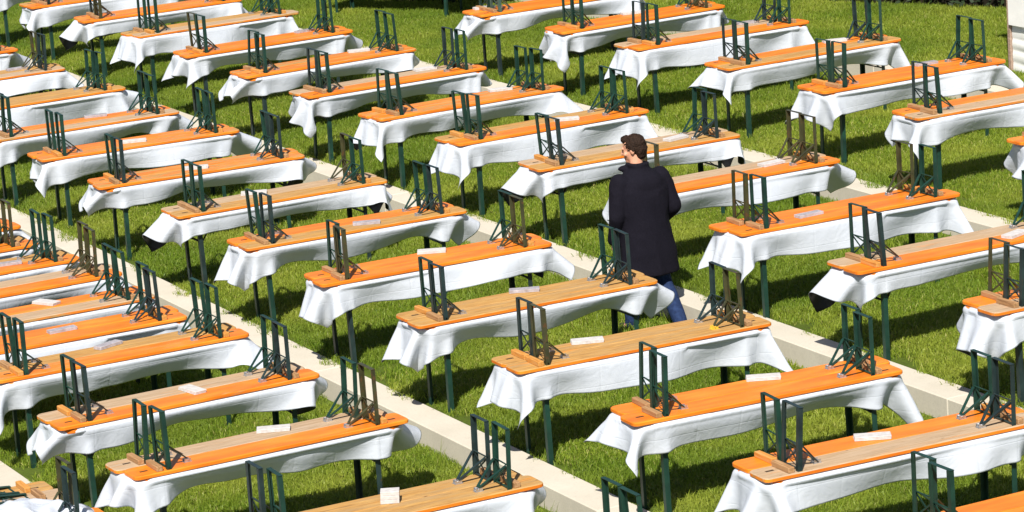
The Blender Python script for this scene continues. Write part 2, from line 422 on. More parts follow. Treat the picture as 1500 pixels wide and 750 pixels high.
def bench(loc, rz, kind, steel, label, rr, folded=False):
    root = empty('bench', loc, rz); tag(root, label, 'bench', 'benches laid upside down in pairs on the tables')
    obj('seat', SEATS[kind], root)
    for e in (-1, 1):
        rot = (0, 0, 0) if e > 0 else (0, 0, math.pi)
        d = FRAMES[steel if rr.random() < 0.85 else rr.randrange(3)]
        fo = obj('leg_frame', d['frame'], root, (e*(FX+rr.uniform(-.01, .01)), 0, BT-0.001), (R(rr.gauss(0, 0.5)), R(rr.gauss(0, 1.6))-(R(84) if folded and e > 0 else 0), rot[2]+R(rr.gauss(0, 1.2))))
        for s in (-1, 1):
            obj('leg', d['leg%d' % s], fo); obj('strut', d['strut%d' % s], fo); obj('brace', d['brace%d' % s], fo)
        obj('crossbar', d['cross'], fo); obj('hinge_rod', d['hinge'], fo)
        obj('batten', rr.choice(BATTENS), root, (e*(FX+0.058+rr.uniform(0, .008)), rr.uniform(-.004, .004), BT-0.0005), (0, 0, R(rr.gauss(0, 1.0))))
        obj('catch_plate', CATCH[2] if steel == 1 and rr.random() < 0.1 else CATCH[0], root, (e*(FX-0.185), 0, BT-0.0002), rot)
        if rr.random() < 0.6:
            obj('latch_slot', SLOT, root, (e*(FX+0.14+rr.uniform(-.01, .02)), rr.uniform(-.05, .05), BT-0.0003), (0, 0, R(90)))
    return root

# ------------------------------------------------------------------ tables
TOPZ = 0.757         # table top above the lawn
def table_parts():
    P = {}
    P['top'] = seat_mesh('tabletop', M_ORANGE, M_ORANGE, 9, 1.085, 0.246, 0.10)
    for k, mt in enumerate(M_STEEL[:3]):
        b_ = MB(); b_.bar((0, -0.19, 0.50), (0, 0.19, 0.50), 0.03, 0.006, (1, 0, 0)); P['frame', k] = b_.mesh('leg_frame', mt)
        P['hinge', k] = MB().tube((0, -0.19, TOPZ-0.043), (0, 0.19, TOPZ-0.043), 0.010, 6).mesh('hinge_rod', mt)
        for s in (-1, 1):
            b_ = MB(); b_.angle((0.018, s*0.20, -0.02), (0.018, s*0.20, TOPZ-0.031), 0.040, 0.006, -1, -s)
            P['leg', k, s] = b_.mesh('leg', mt)
            b_ = MB(); b_.bar((-0.02, s*0.185, 0.50), (-0.27, s*0.02, TOPZ-0.034), 0.022, 0.005, (0, 1, 0))
            P['strut', k, s] = b_.mesh('strut', mt)
    return P
TP = table_parts()
def table(loc, rz, label, rr):
    root = empty('table', loc, rz); tag(root, label, 'table', 'folding tables in rows on the lawn terraces')
    obj('tabletop', TP['top'], root, (0, 0, TOPZ-BT-0.002))
    k = rr.choice((0, 0, 0, 0, 2, 2, 0))
    for e in (-1, 1):
        fo = obj('leg_frame', TP['frame', k], root, (e*0.86, 0, 0), (0, R(rr.gauss(0, .8)), 0 if e > 0 else math.pi))
        for s in (-1, 1):
            obj('leg', TP['leg', k, s], fo); obj('strut', TP['strut', k, s], fo)
        obj('hinge_rod', TP['hinge', k], fo)
    return root

# ------------------------------------------------------------------ windblown film cloths (small position-based simulation, all variants at once)
TX, TY = 1.10, 0.258
HZ = 0.018; CZ = -HZ-0.001; RD = 0.006
CR = 0.075
def collide(Q):
    """keep the sheet outside the table slab (rounded corners in plan) and off the table's own legs"""
    px, py, pz = Q[..., 0], Q[..., 1], Q[..., 2]-CZ
    qx = np.abs(px)-(TX-CR); qy = np.abs(py)-(TY-CR)
    ox, oy = np.maximum(qx, 0), np.maximum(qy, 0); ln = np.sqrt(ox*ox+oy*oy)
    d2 = ln + np.minimum(np.maximum(qx, qy), 0) - CR
    corner = ln > 1e-6
    nx_ = np.where(corner, ox/np.maximum(ln, 1e-6), (qx >= qy)*1.0)*np.sign(px)
    ny_ = np.where(corner, oy/np.maximum(ln, 1e-6), (qx < qy)*1.0)*np.sign(py)
    dz = np.abs(pz)-(HZ-0.004); dl = d2+0.004
    hit = np.maximum(dl, dz) < RD
    flat = hit & (dz >= dl)
    edge = flat & (pz <= 0.002) & (dl > -0.075)          # cut the corner: push out over the rim
    side = (hit & ~flat) | edge
    isz = flat & ~edge
    Q[..., 0] += np.where(side, nx_*(RD-dl), 0); Q[..., 1] += np.where(side, ny_*(RD-dl), 0)
    Q[..., 2] += np.where(isz, np.where(pz > 0, 1, -1)*(RD-dz), 0)
    for lx in (-0.86, 0.86):
        for ly in (-0.185, 0.185):
            ax = Q[..., 0]-lx; ay = Q[..., 1]-ly; rd = np.sqrt(ax*ax+ay*ay)+1e-6
            push = np.where((rd < 0.058) & (Q[..., 2] < -0.03), (0.058-rd)/rd, 0)
            Q[..., 0] += ax*push; Q[..., 1] += ay*push
def relax(G, lam, n):
    for k in range(n):
        L_ = np.zeros_like(G); L_[1:-1] += (G[2:]+G[:-2]-2*G[1:-1])*0.5; L_[:, 1:-1] += (G[:, 2:]+G[:, :-2]-2*G[:, 1:-1])*0.5
        G = G + L_*lam
    return G
def simulate_cloths(NV, steps=170, iters=8):
    r = np.random.default_rng(21)
    H = 0.046
    nx, ny = 60, 21
    oxl = r.uniform(0.18, 0.29, NV)
    x = (np.arange(nx)*H)[None, :, None] - 1.1 - oxl[:, None, None]
    front = r.uniform(0.17, 0.25, NV)
    y = (np.arange(ny)*H)[None, None, :] - 0.255 - front[:, None, None]
    X = np.broadcast_to(x, (NV, nx, ny)).copy(); Y = np.broadcast_to(y, (NV, nx, ny)).copy()
    # skewed lay of the sheet
    sk = R(1.0)*r.normal(0, 0.9, NV)
    X, Y = X*np.cos(sk)[:, None, None]-Y*np.sin(sk)[:, None, None], X*np.sin(sk)[:, None, None]+Y*np.cos(sk)[:, None, None]
    P = np.stack([X, Y, np.full_like(X, 0.004)], -1).astype(np.float32)
    TX, TY = 1.10, 0.258
    ex = np.maximum(np.abs(P[..., 0])-TX, 0); ey = np.maximum(np.abs(P[..., 1])-TY, 0)
    over = np.sqrt(ex**2+ey**2)
    pin = (np.abs(P[..., 0]) < TX-0.05) & (np.abs(P[..., 1]) < TY-0.04)
    # start: overhang folded down by about 50 degrees
    P[..., 2] -= (over*0.75).astype(np.float32)
    P[..., 0] = np.where(ex > 0, np.sign(P[..., 0])*(TX+ex*0.62), P[..., 0])
    P[..., 1] = np.where(ey > 0, np.sign(P[..., 1])*(TY+ey*0.62), P[..., 1])
    P += r.normal(0, 0.002, P.shape).astype(np.float32)*(~pin[..., None])
    P0 = P.copy(); V = np.zeros_like(P)
    w = (~pin).astype(np.float32)
    D = H*math.sqrt(2)
    sets = []
    def add(a, b_, L, k): sets.append((a, b_, L, k))
    S = slice
    for o in (0, 1):
        n = (nx-o)//2; add((S(None), S(o, o+2*n-1, 2), S(None)), (S(None), S(o+1, o+2*n, 2), S(None)), H, 1.0)
        n = (ny-o)//2; add((S(None), S(None), S(o, o+2*n-1, 2)), (S(None), S(None), S(o+1, o+2*n, 2)), H, 1.0)
        n = (nx-o)//2
        add((S(None), S(o, o+2*n-1, 2), S(0, ny-1)), (S(None), S(o+1, o+2*n, 2), S(1, ny)), D, 0.5)
        add((S(None), S(o, o+2*n-1, 2), S(1, ny)), (S(None), S(o+1, o+2*n, 2), S(0, ny-1)), D, 0.5)
    bend = []
    for o in range(4):
        n = (nx-o-2+3)//4
        bend.append(((S(None), S(o, o+4*n-3, 4), S(None)), (S(None), S(o+2, o+4*n-1, 4), S(None)), 2*H, 0.16))
        n = (ny-o-2+3)//4
        bend.append(((S(None), S(None), S(o, o+4*n-3, 4)), (S(None), S(None), S(o+2, o+4*n-1, 4)), 2*H, 0.16))
    dt = 1/60.0
    # wind per variant; it comes over the near long side and runs toward the hedge and the left-hand ends
    wx = r.uniform(-1.2, 0.0, NV); wy = r.uniform(-0.1, 2.2, NV); wz = r.uniform(0.0, 0.5, NV)
    W0 = np.stack([wx, wy, wz], -1)[:, None, None, :]
    ph = r.uniform(0, 6.28, (NV, 6)); fr = r.uniform(0.7, 2.6, (NV, 6))
    xs = np.arange(nx)[None, :, None]*H; ys = np.arange(ny)[None, None, :]*H
    gx = (np.sin(xs*fr[:, 0, None, None]*2+ph[:, 0, None, None])+0.6*np.sin(xs*fr[:, 1, None, None]*4+ys*3+ph[:, 1, None, None]))
    gy = (np.sin(xs*fr[:, 2, None, None]*2+ph[:, 2, None, None])+0.6*np.sin(xs*fr[:, 3, None, None]*4-ys*2+ph[:, 3, None, None]))
    rightend = np.clip((xs-2.30)/0.3, 0, 1)
    W = W0 + np.stack([0.9*gx*np.ones_like(ys), 0.9*gy*np.ones_like(ys), 0.25*gx*gy], -1)
    W = W + rightend[..., None]*np.stack([r.uniform(1.2, 3.4, NV), r.uniform(-1.2, 0, NV), r.uniform(0.0, 0.8, NV)], -1)[:, None, None, :]
    W = W.astype(np.float32)
    def solve(Q, cs):
        for a, b_, L, k in cs:
            d = Q[b_]-Q[a]; l = np.sqrt((d*d).sum(-1))+1e-9
            wa, wb = w[a], w[b_]; ws = wa+wb
            c = np.where(ws > 0, k*(l-L)/(l*np.maximum(ws, 1e-6)), 0)[..., None]
            dd = d*c
            Q[a] += dd*wa[..., None]; Q[b_] -= dd*wb[..., None]
    for st in range(steps):
        tx = np.zeros_like(P); ty = np.zeros_like(P)
        tx[:, 1:-1] = P[:, 2:]-P[:, :-2]; tx[:, 0] = P[:, 1]-P[:, 0]; tx[:, -1] = P[:, -1]-P[:, -2]
        ty[:, :, 1:-1] = P[:, :, 2:]-P[:, :, :-2]; ty[:, :, 0] = P[:, :, 1]-P[:, :, 0]; ty[:, :, -1] = P[:, :, -1]-P[:, :, -2]
        n = np.cross(tx, ty); n /= np.sqrt((n*n).sum(-1, keepdims=True))+1e-9
        gust = 1.0+0.25*math.sin(st*0.11)
        rel = W*gust - V*0.8
        a = n*((n*rel).sum(-1, keepdims=True))*6.0
        a[..., 2] -= 9.8
        V = (V + a*dt)*0.975
        V *= w[..., None]
        Q = P + V*dt
        for it in range(iters):
            solve(Q, sets)
            solve(Q, bend)
            collide(Q)
        Q[..., 2] = np.maximum(Q[..., 2], -0.72)
        V = (Q-P)/dt; sp = np.sqrt((V*V).sum(-1, keepdims=True)); V *= np.minimum(1, 3.0/(sp+1e-6)); P = Q
    for k in range(3):                                    # take out grid-scale ripple
        L_ = np.zeros_like(P); L_[:, 1:-1] += (P[:, 2:]+P[:, :-2]-2*P[:, 1:-1])*0.25; L_[:, :, 1:-1] += (P[:, :, 2:]+P[:, :, :-2]-2*P[:, :, 1:-1])*0.25
        P = P + L_*0.5*w[..., None]; collide(P)
    return P
def upsample(G):
    """Catmull-Rom doubling along both grid axes"""
    for ax in (0, 1):
        G = np.moveaxis(G, ax, 0); n = len(G)
        pad = np.concatenate([2*G[:1]-G[1:2], G, 2*G[-1:]-G[-2:-1]])
        midp = (-pad[:-3]+9*pad[1:-2]+9*pad[2:-1]-pad[3:])/16
        out = np.empty((2*n-1,)+G.shape[1:], G.dtype); out[0::2] = G; out[1::2] = midp
        G = np.moveaxis(out, 0, ax)
    return G
def cloth_mesh(G):
    G = upsample(G.astype(np.float64)); collide(G); G = relax(G, 0.25, 2); collide(G)
    G = upsample(G); collide(G); G = relax(G, 0.15, 1)
    cm = ((np.abs(G[..., 0]) > TX-0.13) & (np.abs(G[..., 1]) > TY-0.13) & (np.abs(G[..., 0]) < TX+0.05) & (np.abs(G[..., 1]) < TY+0.05) & (G[..., 2] > -0.07)).astype(float)
    cm = relax(cm[..., None], 0.4, 4)
    for k in range(10): G = G + (relax(G, 0.3, 1)-G)*np.clip(cm, 0, 1)
    nx, ny, _ = G.shape
    tx = np.gradient(G, axis=0); ty = np.gradient(G, axis=1)
    n = np.cross(tx, ty); n /= np.linalg.norm(n, axis=-1, keepdims=True)+1e-12
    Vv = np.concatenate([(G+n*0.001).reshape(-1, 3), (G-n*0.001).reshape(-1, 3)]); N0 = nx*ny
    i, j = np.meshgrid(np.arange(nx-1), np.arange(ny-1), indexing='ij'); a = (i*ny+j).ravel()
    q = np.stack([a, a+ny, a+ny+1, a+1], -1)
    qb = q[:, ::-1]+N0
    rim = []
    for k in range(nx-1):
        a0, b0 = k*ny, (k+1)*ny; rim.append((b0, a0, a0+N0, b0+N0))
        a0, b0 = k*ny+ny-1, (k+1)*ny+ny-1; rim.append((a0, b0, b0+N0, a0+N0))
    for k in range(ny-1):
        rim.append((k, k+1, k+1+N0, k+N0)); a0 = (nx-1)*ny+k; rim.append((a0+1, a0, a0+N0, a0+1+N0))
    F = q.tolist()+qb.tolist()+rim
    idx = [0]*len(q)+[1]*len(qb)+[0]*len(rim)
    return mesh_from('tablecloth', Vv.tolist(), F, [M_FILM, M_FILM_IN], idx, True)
NVAR = 14
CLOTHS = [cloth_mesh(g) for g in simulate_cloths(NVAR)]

# ------------------------------------------------------------------ the rows of tables
# per terrace: near-left corner of the bench pair (x), y of the near edge, tops of the hedge-side and open-side bench
ROWS = {
 0: [(5.08, 22.10, 'T', 'G', 2), (5.14, 21.20, 'O', 'M', 1)],
 1: [(7.57, 17.45, 'M', 'T', 0), (7.57, 19.35, 'T', 'T', 0), (7.54, 21.41, 'G', 'O', 0), (7.58, 23.05, 'G', 'O', 0), (7.67, 24.70, 'T', 'M', 0),
     (7.52, 25.63, 'O', 'O', 0), (7.57, 26.54, 'O', 'G', 0), (7.65, 27.60, 'G', 'O', 0), (7.54, 28.48, 'T', 'O', 0), (7.47, 29.39, 'T', 'O', 0), (7.62, 30.30, 'O', 'O', 0)],
 2: [(10.59, 15.92, 'O', 'O', 0), (10.59, 17.66, 'O', 'G', 0), (10.60, 19.37, 'O', 'O', 0), (10.61, 21.19, 'T', 'T', 0), (10.65, 22.99, 'T', 'T', 0), (10.65, 24.84, 'O', 'O', 0),
     (10.67, 26.61, 'O', 'T', 0), (10.72, 28.39, 'G', 'T', 0), (10.67, 30.22, 'M', 'M', 0), (10.72, 32.06, 'M', 'M', 0), (10.64, 33.60, 'O', 'G', 0),
     (10.73, 35.54, 'T', 'T', 0), (10.75, 37.50, 'T', 'G', 0), (10.77, 39.42, 'O', 'M', 0)],
 3: [(13.67, 19.41, 'O', 'G', 0), (13.65, 21.18, 'G', 'O', 0), (13.64, 22.97, 'O', 'O', 0), (13.68, 24.90, 'G', 'O', 0), (13.68, 26.62, 'G', 'T', 0), (13.66, 28.36, 'T', 'O', 0),
     (13.66, 30.17, 'M', 'M', 0), (13.67, 31.98, 'G', 'O', 0), (13.67, 33.74, 'M', 'M', 0), (13.73, 35.62, 'O', 'M', 0), (13.81, 37.55, 'T', 'G', 0), (13.83, 39.27, 'M', 'O', 0),
     (13.77, 41.09, 'M', 'O', 0), (13.77, 42.90, 'O', 'M', 0)],
 4: [(16.78, 23.06, 'M', 'G', 0), (16.77, 24.93, 'O', 'G', 0), (16.88, 26.74, 'O', 'O', 0), (16.92, 28.62, 'O', 'T', 0), (16.87, 30.40, 'G', 'O', 0), (16.84, 32.08, 'O', 'O', 0),
     (16.77, 33.90, 'O', 'O', 0), (17.19, 39.16, 'M', 'O', 0)],
}
TERR = {0: 'lowest terrace', 1: 'terrace below the man', 2: "man's terrace", 3: 'terrace above the man', 4: 'topmost table terrace'}
LOOK = {'O': 'orange', 'M': 'worn orange', 'G': 'grey bare-wood', 'T': 'tan bare-wood'}
NTH = ['', 'first', 'second', 'third', 'fourth', 'fifth', 'sixth', 'seventh', 'eighth', 'ninth', 'tenth', 'eleventh', 'twelfth', 'thirteenth']
MAN = (13.36, 24.12)
YAW = {(1, 21.41): 0.8, (1, 23.05): 1.4, (2, 32.06): -3.0, (2, 30.22): -2.8, (2, 28.39): 0.2, (2, 26.61): -1.0, (2, 24.84): -1.2, (2, 22.99): -0.7, (2, 21.19): -2.0,
       (2, 19.37): -3.0, (2, 17.66): -2.2, (3, 37.55): 2.4, (3, 35.62): 2.0, (3, 33.74): 3.0, (3, 31.98): 1.8, (3, 30.17): 2.4, (3, 28.36): 2.0, (3, 26.62): -0.4, (3, 22.97): -0.8,
       (4, 32.08): 3.0, (4, 30.40): 0.5, (4, 28.62): 2.3, (4, 26.74): 0.6, (4, 39.16): -58.0}
rr = random.Random(4)
BENCH_Z = TOPZ+0.004
PLACED = []; cnt = 0; last = -1
for ti, rows in ROWS.items():
    for (x, y, far, near, spec) in rows:
        beyond = sorted(q[1] for q in rows if q[1] > MAN[1]); before = sorted((q[1] for q in rows if q[1] <= MAN[1]), reverse=True)
        if y > MAN[1]: where = '%s table hedgeward of him' % NTH[beyond.index(y)+1]
        else: where = '%s table short of him' % NTH[before.index(y)+1]
        if ti in (0, 4): where = where.replace('him', 'the man')
        z = LAWN[ti]
        c = (x+1.1, y+0.26)
        rz = R(YAW.get((ti, y), rr.gauss(0, 0.5)))
        table((c[0], c[1], z), rz, 'folding table under white cloth, %s, %s' % (TERR[ti], where), rr)
        var = rr.randrange(NVAR)
        while var == last: var = rr.randrange(NVAR)
        last = var
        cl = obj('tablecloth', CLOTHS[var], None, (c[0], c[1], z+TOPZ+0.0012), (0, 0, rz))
        tag(cl, 'white black-backed film cloth, %s, %s' % (TERR[ti], where), 'tablecloth', 'windblown white film cloths')
        for side, kind in ((1, far), (-1, near)):
            off = rr.gauss(0, 0.022); ca, sa = math.cos(rz), math.sin(rz); lat = side*0.1287
            pos = (c[0]+off*ca-lat*sa, c[1]+off*sa+lat*ca, z+BENCH_Z+0.0015)
            st = rr.choices((0, 1, 2, 3), (0.57, 0.11, 0.30, 0.02))[0]
            bench(pos, rz+R(side*abs(rr.gauss(0, 0.12))), kind, st,
                  '%s upside-down %s-side bench, %s, %s' % (LOOK[kind], 'hedge' if side > 0 else 'open', TERR[ti], where), rr, spec == 2)
        PLACED.append((ti, y, c, z+BENCH_Z+0.0015+BT, where))

# ------------------------------------------------------------------ white blocks lying on the benches
M_FOAM, nt, b = new_mat('white_foam', 0.75, 0.2)
nn = tex_noise(nt, coords(nt), 30, 4)
nt.links.new(ramp(nt, nn, ((0.3, (0.44, 0.415, 0.40)), (0.7, (0.58, 0.555, 0.54)))), b.inputs['Base Color']); bump(nt, b, nn, 0.3, 0.003)
M_WRAP, nt, b = new_mat('cloudy_wrap', 0.18, 0.6)
nn = tex_noise(nt, coords(nt), 24, 4)
nt.links.new(ramp(nt, nn, ((0.3, (0.40, 0.34, 0.34)), (0.7, (0.66, 0.60, 0.62)))), b.inputs['Base Color'])
b.inputs['Transmission Weight'].default_value = 0.25; bump(nt, b, nn, 0.5, 0.004)
M_BLINE = plain_noise('grey_layer_line', (0.38, 0.36, 0.34), (0.50, 0.48, 0.46), 30, 0.8)
def block_mesh(mat, lx, ly, h):
    b_ = MB(); n = 3
    for k in range(n):                                   # stack of thin layers
        j = 0.0015*((k*7) % 3-1)
        b_.cbox((-lx/2+j, -ly/2+j*1.3, k*h/n), (lx/2+j, ly/2+j*1.3, (k+1)*h/n-0.0006), 0.0022)
    return b_.mesh('white_block', mat)
BLK = {'W': block_mesh(M_FOAM, 0.25, 0.105, 0.026), 'P': block_mesh(M_WRAP, 0.25, 0.09, 0.026), 'S': block_mesh(M_FOAM, 0.13, 0.10, 0.085)}
# (terrace, y of table, distance along the pair, across it, yaw in degrees, kind)
def unproject(u, v_, z):
    d = cR*((u-750)/F_PX) + cU*((375-v_)/F_PX) + fwd
    t_ = (z-CAM_H)/d.z
    return d.x*t_, d.y*t_
BLOCKS = [(2, 28.39, 372, 284, -24, 'W'), (2, 26.61, 537, 328, -22, 'P'), (2, 24.84, 625, 367, -26, 'W'), (2, 22.99, 768, 427, -26, 'P'), (2, 21.19, 857, 500, -22, 'W'),
 (2, 19.37, 1110, 552, -27, 'W'), (2, 17.66, 1278, 642, -28, 'W'), (2, 30.22, 287, 247, -20, 'W'), (2, 32.06, 197, 208, -18, 'W'), (2, 33.60, 137, 170, -14, 'P'), (2, 37.50, 24, 102, 4, 'P'),
 (3, 35.62, 433, 43, 10, 'P'), (3, 33.74, 520, 74, -15, 'W'), (3, 31.98, 617, 101, -3, 'W'), (3, 30.17, 727, 131, -10, 'W'), (3, 28.36, 830, 176, -22, 'W'), (3, 26.62, 990, 204, 14, 'W'),
 (3, 24.90, 1130, 241, 8, 'W'), (3, 22.97, 1185, 316, 4, 'P'), (3, 21.18, 1487, 345, 20, 'W'), (4, 32.08, 925, 20, -10, 'W'), (4, 33.90, 702, 11, -8, 'W'), (4, 30.40, 1078, 31, -4, 'P'),
 (4, 28.62, 1212, 59, -16, 'W'), (4, 26.74, 1343, 92, -2, 'P'), (1, 19.35, 572, 735, -27, 'S'), (1, 21.41, 398, 629, -24, 'W'), (1, 23.05, 282, 573, -80, 'W'), (1, 24.70, 158, 507, 22, 'P'),
 (1, 25.63, 91, 485, 2, 'P'), (1, 26.54, 68, 445, -62, 'W'), (1, 28.48, 12, 388, -10, 'P')]
BN = {'W': 'flat white block', 'P': 'cloudy grey block', 'S': 'upright white block'}
for ti, y, u, v_, yaw, kd in BLOCKS:
    rec = min((q for q in PLACED if q[0] == ti), key=lambda q: abs(q[1]-y))
    px, py = unproject(u, v_, rec[3])
    px = min(max(px, rec[2][0]-0.98), rec[2][0]+0.98); py = min(max(py, rec[2][1]-0.18), rec[2][1]+0.18)
    o = obj('packing_block', BLK[kd], None, (px, py, rec[3]+0.0004), (0, 0, R(yaw)))
    tag(o, '%s on benches, %s, %s' % (BN[kd], TERR[ti], rec[4]), 'block', 'small blocks lying on the benches')


# ------------------------------------------------------------------ tufts of longer grass at the foot of the kerbs
tuft = grass_patch('grass_tuft', 46, 0.10, 0.10, 0.24, 0.006, 9, M_GRASS, 0.7)
for i, (xc, yc, sx, sy, dn) in enumerate(((13.47, 20.55, 0.16, 1.1, 20.0), (10.42, 22.75, 0.14, 1.0, 14.0), (13.49, 24.9, 0.1, 3.5, 5.0), (10.43, 20.2, 0.1, 2.5, 5.0), (20.02, 28.0, 0.12, 1.6, 9.0))):
    lv = 2 if xc > 13 else 1
    if xc > 19: lv = 5
    o = obj('grass', tuft); scatter_mod(o, (sx, sy), (xc, yc, LAWN[lv]+(RISE*0.8 if lv < 5 else 0)-0.004), dn, 40+i, 0.55, 1.1)
    tag(o, 'longer unmown grass tufts along concrete kerb, patch %s' % ('beside the orange tables', 'below the man\'s terrace', 'near the man', 'at the lower kerb', 'by the tent')[i], 'grass', kind='stuff')

# ------------------------------------------------------------------ tent with a slack canvas wall
M_CANVAS, nt, b = new_mat('cream_canvas', 0.85, 0.15)
nn = tex_noise(nt, coords(nt), 4, 5)
nt.links.new(ramp(nt, nn, ((0.3, (0.74, 0.73, 0.70)), (0.7, (0.82, 0.81, 0.78)))), b.inputs['Base Color']); bump(nt, b, tex_noise(nt, coords(nt), 60, 4), 0.2, 0.003)
M_POST = simple_wood('tent_post_wood', (0.22, 0.15, 0.11), (0.36, 0.25, 0.19), (0.46, 0.34, 0.27))
TX0, TX1, TY0, TY1, TZ, TZH = 20.42, 23.4, 23.9, 28.55, LAWN[5], 2.35
tent = empty('tent', (TX0, TY1, TZ)); tag(tent, 'cream canvas tent with slack folded side wall beyond the topmost tables', 'tent')
def canvas_wall(p, q, z0, z1, amp, seed, out):
    p, q = Vector(p), Vector(q); n_u, n_w = 60, 40; V_ = []; F_ = []
    d = (q-p); nrm = Vector(out)
    for back in (0, 1):
        for i in range(n_u+1):
            for j in range(n_w+1):
                u, t_ = i/n_u, j/n_w
                sag = 0.035*math.sin(math.pi*(u*3 % 1.0))
                ph_ = (t_*(z1-z0)+sag*(1.5-t_)+0.02*noise.noise((u*6, t_*3, seed)))/0.125
                a = amp*(0.55+0.45*noise.noise((u*4, t_*5, seed+3)))*(abs(math.sin(ph_*math.pi))**0.7)
                a *= min(1, 6*u, 6*(1-u))*0.8+0.2
                c_ = p + d*u + Vector((0, 0, z0+(z1-z0)*t_)) + nrm*(a if back == 0 else a-0.004)
                V_.append(c_)
    N1 = (n_u+1)*(n_w+1)
    for i in range(n_u):
        for j in range(n_w):
            a = i*(n_w+1)+j; b2 = a+n_w+1
            F_ += [(a, b2, b2+1, a+1), (a+N1+1, b2+N1+1, b2+N1, a+N1)]
    return mesh_from('canvas_wall', V_, F_, [M_CANVAS], None, True)
w0 = canvas_wall((0, TY0-TY1, 0), (0, -0.03, 0), 0.0, 0.62, 0.07, 1.0, (-1, 0, 0)); obj('lower_canvas', w0, tent)
w1 = canvas_wall((-0.052, TY0-TY1, 0), (-0.052, -0.035, 0), 0.53, 2.3, 0.008, 2.0, (-1, 0, 0)); obj('upper_canvas', w1, tent)
obj('back_canvas', canvas_wall((0.03, 0.035, 0), (TX1-TX0, 0.035, 0), 0.0, 2.3, 0.02, 4.0, (0, 1, 0)), tent)
obj('front_canvas', canvas_wall((0.03, TY0-TY1-0.03, 0), (TX1-TX0, TY0-TY1-0.03, 0), 0.0, 2.3, 0.02, 5.0, (0, -1, 0)), tent)
obj('far_canvas', canvas_wall((TX1-TX0+0.03, TY0-TY1, 0), (TX1-TX0+0.03, 0, 0), 0.0, 2.3, 0.02, 6.0, (1, 0, 0)), tent)
for px_, py_ in ((0, 0), (0, TY0-TY1), (TX1-TX0, 0), (TX1-TX0, TY0-TY1)):
    obj('post', MB().cbox((px_-0.028, py_-0.024, -0.02), (px_+0.024, py_+0.028, 2.4), 0.004).mesh('post', M_POST), tent)
hx, hy = (TX1-TX0)/2, (TY0-TY1)/2
ro = [(-0.12, 0.12, 2.36), (-0.12, TY0-TY1-0.12, 2.36), (TX1-TX0+0.12, TY0-TY1-0.12, 2.36), (TX1-TX0+0.12, 0.12, 2.36), (hx, hy+0.8, 3.2), (hx, hy-0.8, 3.2)]
rl = [(x, y, z-0.02) for x, y, z in ro]
rf = [(0, 1, 5, 4), (1, 2, 5), (2, 3, 4, 5), (3, 0, 4)]
obj('roof', mesh_from('tent_roof', ro+rl, rf+[tuple(k+6 for k in q)[::-1] for q in rf]+[(1, 0, 6, 7), (2, 1, 7, 8), (3, 2, 8, 9), (0, 3, 9, 6)], [M_CANVAS]), tent)

# ------------------------------------------------------------------ hedge standing for a shaded band behind the lawn, shade put into its colour
M_HEDGE, nt, b = new_mat('shade_dark_leaves', 0.6, 0.2)
nn = tex_noise(nt, coords(nt), 3, 5)
nt.links.new(ramp(nt, nn, ((0.3, (0.008, 0.016, 0.006)), (0.7, (0.020, 0.036, 0.012)))), b.inputs['Base Color'])
M_TWIG = plain_noise('hedge_twigs', (0.012, 0.010, 0.007), (0.025, 0.02, 0.013), 12, 0.9, 0.1)
h0, h1 = Vector((17.3, 43.2, 0)), Vector((25.3, 26.3, 0))
hd = (h1-h0); hl = hd.length; hu = hd.normalized(); hn = Vector((hu.y, -hu.x, 0))
if hn.y > 0: hn = -hn
hedge = empty('hedge', (h0.x, h0.y, LAWN[5])); tag(hedge, 'near-black hedge standing for a shaded strip along the back of the lawn', 'hedge')
r2 = random.Random(12); V_ = []; F_ = []
for k in range(26000):
    u = r2.random()*hl; zz = -0.3+2.3*r2.random()**0.9; dp_ = r2.choice((r2.uniform(0, 0.12), r2.uniform(0, 0.12), r2.uniform(0, 0.9)))
    c_ = hu*u - hn*dp_ + Vector((0, 0, zz)) + hn*(0.06*noise.noise((u*1.7, zz*1.7, 0)))
    a = Vector((r2.gauss(0, 1), r2.gauss(0, 1), r2.gauss(0, 1))).normalized(); b2 = a.orthogonal().normalized()
    l_, w_ = r2.uniform(.03, .07), r2.uniform(.012, .025); o_ = len(V_)
    V_ += [c_-a*l_, c_+b2*w_, c_+a*l_, c_-b2*w_]; F_.append((o_, o_+1, o_+2, o_+3))
tag(obj('foliage', mesh_from('hedge_foliage', V_, F_, [M_HEDGE]), hedge), kind='stuff')
Mh = Matrix.Translation((0, 0, 0)) @ Matrix.Rotation(math.atan2(hu.y, hu.x), 4, 'Z')
sgn = 1 if (Mh @ Vector((0, 1, 0))).dot(hn) < 0 else -1
y_a, y_b = sorted((sgn*0.10, sgn*0.85))
obj('branches', MB().box((0, y_a, -0.4), (hl, y_b, 1.9), Mh).mesh('hedge_core', M_TWIG), hedge)

# ------------------------------------------------------------------ crumpled sheet dumped on the lowest tables
n_ = 90; V_ = []; F_ = []
def heap(x, y):
    d2 = max(0.0, 1-(abs(x)/0.68)**2.2-(abs(y)/0.40)**2.4)
    sm = lambda a: math.sqrt(a*a+0.012)
    rg = 1-sm(noise.noise((x*2.3, y*2.3+4, 1.7))); rg2 = 1-sm(noise.noise((x*5+3, y*5, 5.1))); rg3 = 1-sm(noise.noise((x*11, y*11, 8.1)))
    return 0.02 + d2**0.55*(0.05+0.11*rg**2+0.055*rg2**2+0.02*rg3)
for lay in (0, 1):
    for i in range(n_+1):
        for j in range(n_+1):
            x, y = (i/n_-0.5)*1.36, (j/n_-0.5)*0.84
            x2 = x + 0.06*noise.noise((x*3, y*3, 11)); y2 = y + 0.06*noise.noise((x*3, y*3, 17))
            V_.append((x2, y2, heap(x, y)-0.012*lay))
N1 = (n_+1)**2
